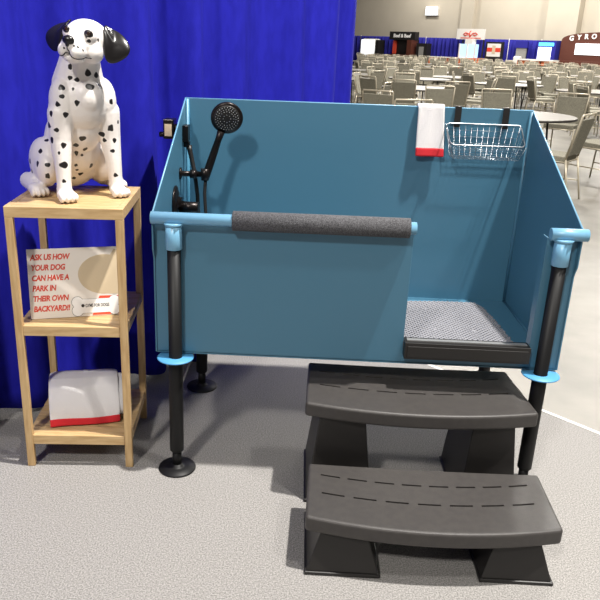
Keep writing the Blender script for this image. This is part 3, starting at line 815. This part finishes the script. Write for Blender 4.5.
for w, c in centres + [(0, V((*TB, 0)))]:
    if 0 < w < 44: table_at(c.x, c.y, rc.uniform(0, 3))
    own = c if w else spots_t[1]
    n_ = 8; a0 = rc.uniform(0, 2)
    for k in range(n_):
        a = a0 + 2 * PI * k / n_ + rc.uniform(-.1, .1); rr = 1.16 + rc.uniform(-.02, .2)
        p = V((c.x + rr * math.cos(a), c.y + rr * math.sin(a), 0))
        if not free(p, own): continue
        hand.append((p.x, p.y)); chair_at(p.x, p.y, a + PI + rc.uniform(-.2, .2))
print('CHAIRS near', len(near), 'mid', len(mid), 'far', len(far), 'tables', len(tabs))
ORD = 'first second third fourth fifth sixth seventh eighth ninth tenth eleventh twelfth thirteenth fourteenth fifteenth sixteenth seventeenth eighteenth nineteenth twentieth'.split()
ZONES = ((402, 'the white cooler'), (440, 'the dark kiosk'), (476, 'the plain far drape'), (501, 'the snack stand'), (520, 'the framed poster'), (546, 'the grey drape-gap panel'), (574, 'the blue topped cooler'), (9999, 'the brown stall'))
def zone(o, z=.8):
    x = proj(V((o.location.x, o.location.y, z)))[0]
    return next(n for lim, n in ZONES if x < lim)
def by_zone(lst):
    d = {}
    for w, o in sorted(lst, key=lambda t: t[0]): d.setdefault(zone(o), []).append(o)
    return d
rows = [[], []]
for w, o in near: rows[0 if w < 14.2 else 1].append(o)
for k, (row, where) in enumerate(zip(rows, ('in the row just behind the tub', 'in the second row behind the tub'))):
    row.sort(key=lambda o: proj(V((o.location.x, o.location.y, .8)))[0])
    for i, o in enumerate(row): tag(o, 'grey banquet chair %s, %s from the tall blue drape' % (where, ORD[i]), 'chair', 'grey banquet chairs ' + where)
for zn, lst in by_zone(mid).items():
    for i, o in enumerate(lst): tag(o, 'small grey chair in the middle rows below %s, %s back' % (zn, ORD[i]), 'chair', 'banquet chairs in the middle rows')
for zn, lst in by_zone(far).items():
    for o in lst: tag(o, 'tiny grey chair in the crowded last rows before %s' % zn, 'chair', 'last row chairs before ' + zn)
tabs.sort(key=lambda t: t[0])
tag(tabs[0][1], 'round grey banquet table nearest the tub, behind its wire basket', 'table', 'round banquet tables')
tag(tabs[1][1], 'round grey banquet table second nearest the tub, behind the hanging hand towel', 'table', 'round banquet tables')
for zn, lst in by_zone(tabs[2:]).items():
    for i, o in enumerate(lst): tag(o, 'round grey table in line with %s, %s back from the tub' % (zn, ORD[i]), 'table', 'round banquet tables')

# ------------------------------------------------------------------ far side of the hall
def far_box(name, x0, x1, o0, o1, z0, z1, m, parent=None, **k):
    bm = NB(); wall_box(bm, x0, x1, o0, o1, z0, z1); return obj(name, bm, m, parent, **k)
DZ = 2.3
poles = [6.2, 10.95, 16.06, 17.8, 21.9]
edges = [2.2] + poles + [25.5]
dl = ['plain blue drape panel at the far wall behind the steel cabinet', 'blue drape panel at the far wall beside the bright white cooler', 'blue drape panel at the far wall behind the white sign stand', 'narrow blue drape panel at the far wall with a pale gap', 'blue drape panel at the far wall behind the blue topped cooler', 'blue drape panel at the far wall past the brown arch']
for k, (a, b) in enumerate(zip(edges, edges[1:])):
    bm = NB(); n = int((b - a) * 26)
    hole = None
    def fd(i, j):
        x = a + .03 + (b - a - .06) * i; return W(x, 1.6 + .09 * math.sin(i * n * .9) + .05 * math.sin(i * n * 2.3 + 1), .02 + j * (DZ - .03))
    grid(bm, fd, n * 3, 3)
    tag(obj('far_drape', bm, M['far_drape'], solid=.01), dl[k], 'drape', 'blue drapes along the far wall')
pl = ['pale drape pole beside the white cooler at the far wall', 'pale drape pole right of the dark food kiosk', 'pale drape pole beside the red and white poster', 'pale drape pole beside the blue topped cooler', 'pale drape pole behind the brown arch']
for k, x in enumerate(poles):
    p = thing('drape_pole', W(x, 1.6, -.012), pl[k], 'pole', 'drape poles along the far wall')
    bm = NB(); q0 = W(x, 1.6, 0); tube(bm, [q0 + V((0,0,.005)), q0 + V((0,0,DZ + .04))], .035, 10); obj('upright', bm, M['white'], p)
    bm = NB(); lathe(bm, q0 - V((0,0,.012)), [(.28, 0), (.28, .012), (.04, .02)], seg=20); obj('base_plate', bm, M['grey'], p)

def fthing(name, x, label, cat, out=2): return thing(name, W(x, out, -.012), label, cat)
# grey cabinet by the near drape
t = fthing('steel_cabinet', 5.0, 'grey steel cabinet at the far wall just past the tall near drape', 'cabinet')
far_box('body', 4.5, 5.35, 1.9, 2.7, -.012, 1.7, M['grey'], t); far_box('door', 4.55, 5.3, 2.7, 2.73, .1, 1.62, M['alu'], t)
# glowing white cooler
t = fthing('drinks_cooler', 7.4, 'glowing white drinks cooler with rounded top against the far blue drape', 'cooler')
far_box('cabinet', 6.85, 8.0, 1.9, 2.7, -.012, 2.08, M['white'], t, bevel=.2); far_box('lit_door', 6.93, 7.92, 2.7, 2.74, .3, 2.0, M['glow'], t)
far_box('side_panel', 8.0, 8.2, 1.9, 2.72, -.012, 2.0, M['dark'], t)
# dark kiosk
t = fthing('food_kiosk', 9.8, 'dark food kiosk with white lettering on its header at the far wall', 'kiosk')
far_box('back_panel', 8.95, 10.65, 1.9, 2.1, -.012, 2.1, M['dark'], t); far_box('header', 8.92, 10.7, 2.1, 2.6, 2.06, 2.66, M['dark'], t)
far_box('counter', 8.95, 10.65, 2.4, 3.0, -.012, .95, M['brown'], t); far_box('dark_screen', 9.35, 10.1, 2.11, 2.15, 1.1, 1.95, M['black_plastic'], t)
far_box('lit_column', 9.03, 9.22, 2.12, 2.3, 1.0, 2.0, M['sign_orange'], t)
far_box('side_wall', 10.35, 10.65, 2.1, 2.9, -.012, 2.06, M['brown'], t)
bm = text_bm('Beef & Beef', .36, extrude=.01, align='CENTER', offset=.012)
obj('header_lettering', place(bm, W(9.81, 2.615, 2.24), wu, V((0, 0, 1)), wn), M['white_ink'], t)
# dispenser right of the kiosk
t = fthing('drink_machine', 11.2, 'dark slim machine standing right of the dark food kiosk', 'machine')
far_box('body', 10.85, 11.55, 2.0, 2.6, -.012, 1.85, M['dark'], t); far_box('face', 11.05, 11.35, 2.6, 2.64, .9, 1.6, M['grey'], t)
t = fthing('paper_stack', 12.0, 'white boxes stacked in front of the far drape beside the dark machine', 'boxes')
far_box('box', 11.75, 12.25, 2.2, 2.8, -.012, .85, M['white'], t)
# white sign stand with lit glass case
t = fthing('snack_stand', 14.1, 'snack stand under a cream header sign with red curled emblem', 'stand')
for x in (13.62, 14.85): far_box('post', x, x + .06, 2.2, 2.3, -.012, 2.3, M['dark'], t)
hdr = far_box('header_sign', 13.28, 14.95, 2.3, 2.4, 2.22, 2.95, M['white'], t)
bm = NB()
for s in (-1, 1):
    tube(bm, [W(14.12, 2.43, 2.4), W(14.12 + s*.12, 2.43, 2.62), W(14.12 + s*.3, 2.43, 2.68), W(14.12 + s*.42, 2.43, 2.58), W(14.12 + s*.3, 2.43, 2.48), W(14.12 + s*.16, 2.43, 2.54)], .035, 8)
tube(bm, [W(14.12, 2.43, 2.44), W(14.06, 2.43, 2.66), W(14.14, 2.43, 2.82)], .03, 8)
obj('red_emblem', bm, M['sign_red'], hdr)
bm = NB(); wall_box(bm, 13.55, 14.75, 2.4, 2.43, 2.29, 2.34); obj('red_underline', bm, M['sign_red'], hdr)
cs = far_box('glass_case', 13.7, 14.6, 2.2, 2.7, .95, 1.9, M['glow_pale'], t)
for x in (13.66, 14.12, 14.58): far_box('case_bar', x, x + .07, 2.7, 2.74, .95, 1.92, M['white'], cs)
far_box('case_top', 13.98, 14.42, 2.2, 2.7, 1.9, 2.24, M['white'], t)
far_box('counter', 13.1, 15.0, 2.2, 2.9, -.012, .95, M['orange'], t)
# framed poster
t = fthing('framed_poster', 15.5, 'dark framed board with red and white poster at the far drape', 'poster')
far_box('board', 14.98, 15.98, 2.0, 2.12, -.012, 2.1, M['dark'], t)
pn = far_box('poster', 15.08, 15.85, 2.12, 2.14, 1.1, 1.98, M['white'], t); far_box('red_band', 15.08, 15.85, 2.14, 2.15, 1.42, 1.7, M['sign_red'], pn); far_box('centre_mark', 15.38, 15.56, 2.15, 2.16, 1.3, 1.85, M['sign_tan'], pn)
# pale doorway shape in the drape gap
t = fthing('folding_screen', 16.95, 'pale grey panel with tied blue cloth standing in the drape gap', 'panel')
far_box('panel', 16.65, 17.2, 1.85, 1.95, -.012, 1.85, M['grey'], t); far_box('tied_cloth', 16.6, 17.25, 1.8, 2.0, 1.75, 2.2, M['far_drape'], t); far_box('white_cover', 16.7, 17.05, 1.96, 2.4, -.012, 1.2, M['white'], t, bevel=.1)
# blue topped cooler
t = fthing('upright_cooler', 18.45, 'tall lit cooler with glowing blue header at the far drape', 'cooler')
far_box('cabinet', 18.0, 18.95, 1.9, 2.6, -.012, 2.28, M['far_drape'], t); far_box('lit_header', 18.08, 18.85, 2.6, 2.64, 1.92, 2.15, M['glow_blue'], t); far_box('lit_door', 18.08, 18.75, 2.6, 2.64, .5, 1.85, M['glow'], t)
# brown arch
t = fthing('food_stall', 20.4, 'brown food stall with white lettering on an arched header', 'stall')
bm = NB(); arch = [(19.0, 0), (19.0, 2.25)] + [(19.0 + 2.3 - 2.3 * math.cos(a_ * PI / 24), 2.25 + .62 * math.sin(a_ * PI / 24) ** .7) for a_ in range(1, 24)] + [(23.6, 2.25), (23.6, 0)]
prism(bm, arch, lambda p: W(p[0], 1.9, p[1] - .012 * (p[1] == 0)), lambda p: W(p[0], 2.1, p[1] - .012 * (p[1] == 0)))
obj('arch_panel', bm, M['brown'], t)
for x, ch, z in ((19.5, 'G', 2.36), (19.86, 'Y', 2.43), (20.2, 'R', 2.48), (20.56, 'O', 2.5), (20.92, 'S', 2.5)):
    bm = text_bm(ch, .42, extrude=.02, align='CENTER', offset=.014); obj('letter', place(bm, W(x, 2.125, z - .04), wu, V((0,0,1)), wn), M['white_ink'], t)
far_box('menu_screen', 19.75, 21.6, 2.1, 2.16, 1.45, 2.15, M['glow'], t); far_box('counter', 19.3, 22.5, 2.3, 2.9, -.012, 1.05, M['brown'], t)
# orange bar counter
t = fthing('bar_counter', 18.6, 'long orange bar counter with pale top in front of the brown stall', 'counter', 4)
far_box('front_panel', 17.7, 19.5, 3.6, 4.2, -.012, .98, M['orange'], t); far_box('counter_top', 17.65, 19.55, 3.5, 4.3, .98, 1.06, M['white'], t)
for k in range(4): far_box('divider', 17.75 + k * .56, 17.81 + k * .56, 4.2, 4.23, -.01, .98, M['brown'], t)
t = fthing('order_counter', 14.0, 'low orange counter in front of the snack stand', 'counter', 4)
far_box('front_panel', 12.6, 14.6, 3.9, 4.3, -.012, .9, M['orange'], t); far_box('counter_top', 12.55, 14.65, 3.8, 4.4, .9, .96, M['white'], t)
# lit wall sign
t = thing('wall_light', W(10.4, 0, 4.2), 'glowing white light box high on the far beige wall', 'light')
far_box('housing', 9.98, 10.82, 0, .2, 3.95, 4.62, M['white'], t); far_box('lit_face', 10.0, 10.8, .2, .23, 3.98, 4.6, M['glow'], t)

# ------------------------------------------------------------------ light
w = bpy.data.worlds.new('world'); S.world = w; w.use_nodes = True
bg = w.node_tree.nodes['Background']; bg.inputs['Color'].default_value = (1, .96, .9, 1); bg.inputs['Strength'].default_value = .10
def lamp(name, loc, power, size, col=(1, .96, .9), tgt=None):
    l = bpy.data.lights.new(name, 'AREA'); l.shape = 'DISK'; l.size = size; l.energy = power; l.color = col
    o = bpy.data.objects.new(name, l); COL.objects.link(o); o.location = loc
    if tgt: o.rotation_euler = (V(tgt) - V(loc)).to_track_quat('-Z', 'Y').to_euler()
    return o
lamp('hall_lamp', (3.3, -.6, 9.6), 1780, .3, tgt=(.7, .2, .5))
lamp('hall_lamp', (-2.2, -7.0, 7.6), 560, .8, tgt=(.3, .2, .8))
lamp('hall_lamp', (5.5, -3.2, 9.6), 300, .6, tgt=(.3, .2, .8))
for x, y in ((5, 12), (10, 17), (6, 23), (16, 26), (9, 32), (18, 38), (8, 44), (13, 44)):
    lamp('hall_lamp', (x, y, 10), 1250, 1.2)
for x in (10.6, 15.9, 20.8):                     # lamps washing the far wall
    p = W(x, 4.0, 9.0); lamp('wall_lamp', p, 420, .8, tgt=W(x, 0, 4.5))

S.view_settings.view_transform = 'Standard'; S.view_settings.look = 'None'; S.view_settings.exposure = 0; S.view_settings.gamma = 1
S.view_settings.use_curve_mapping = False
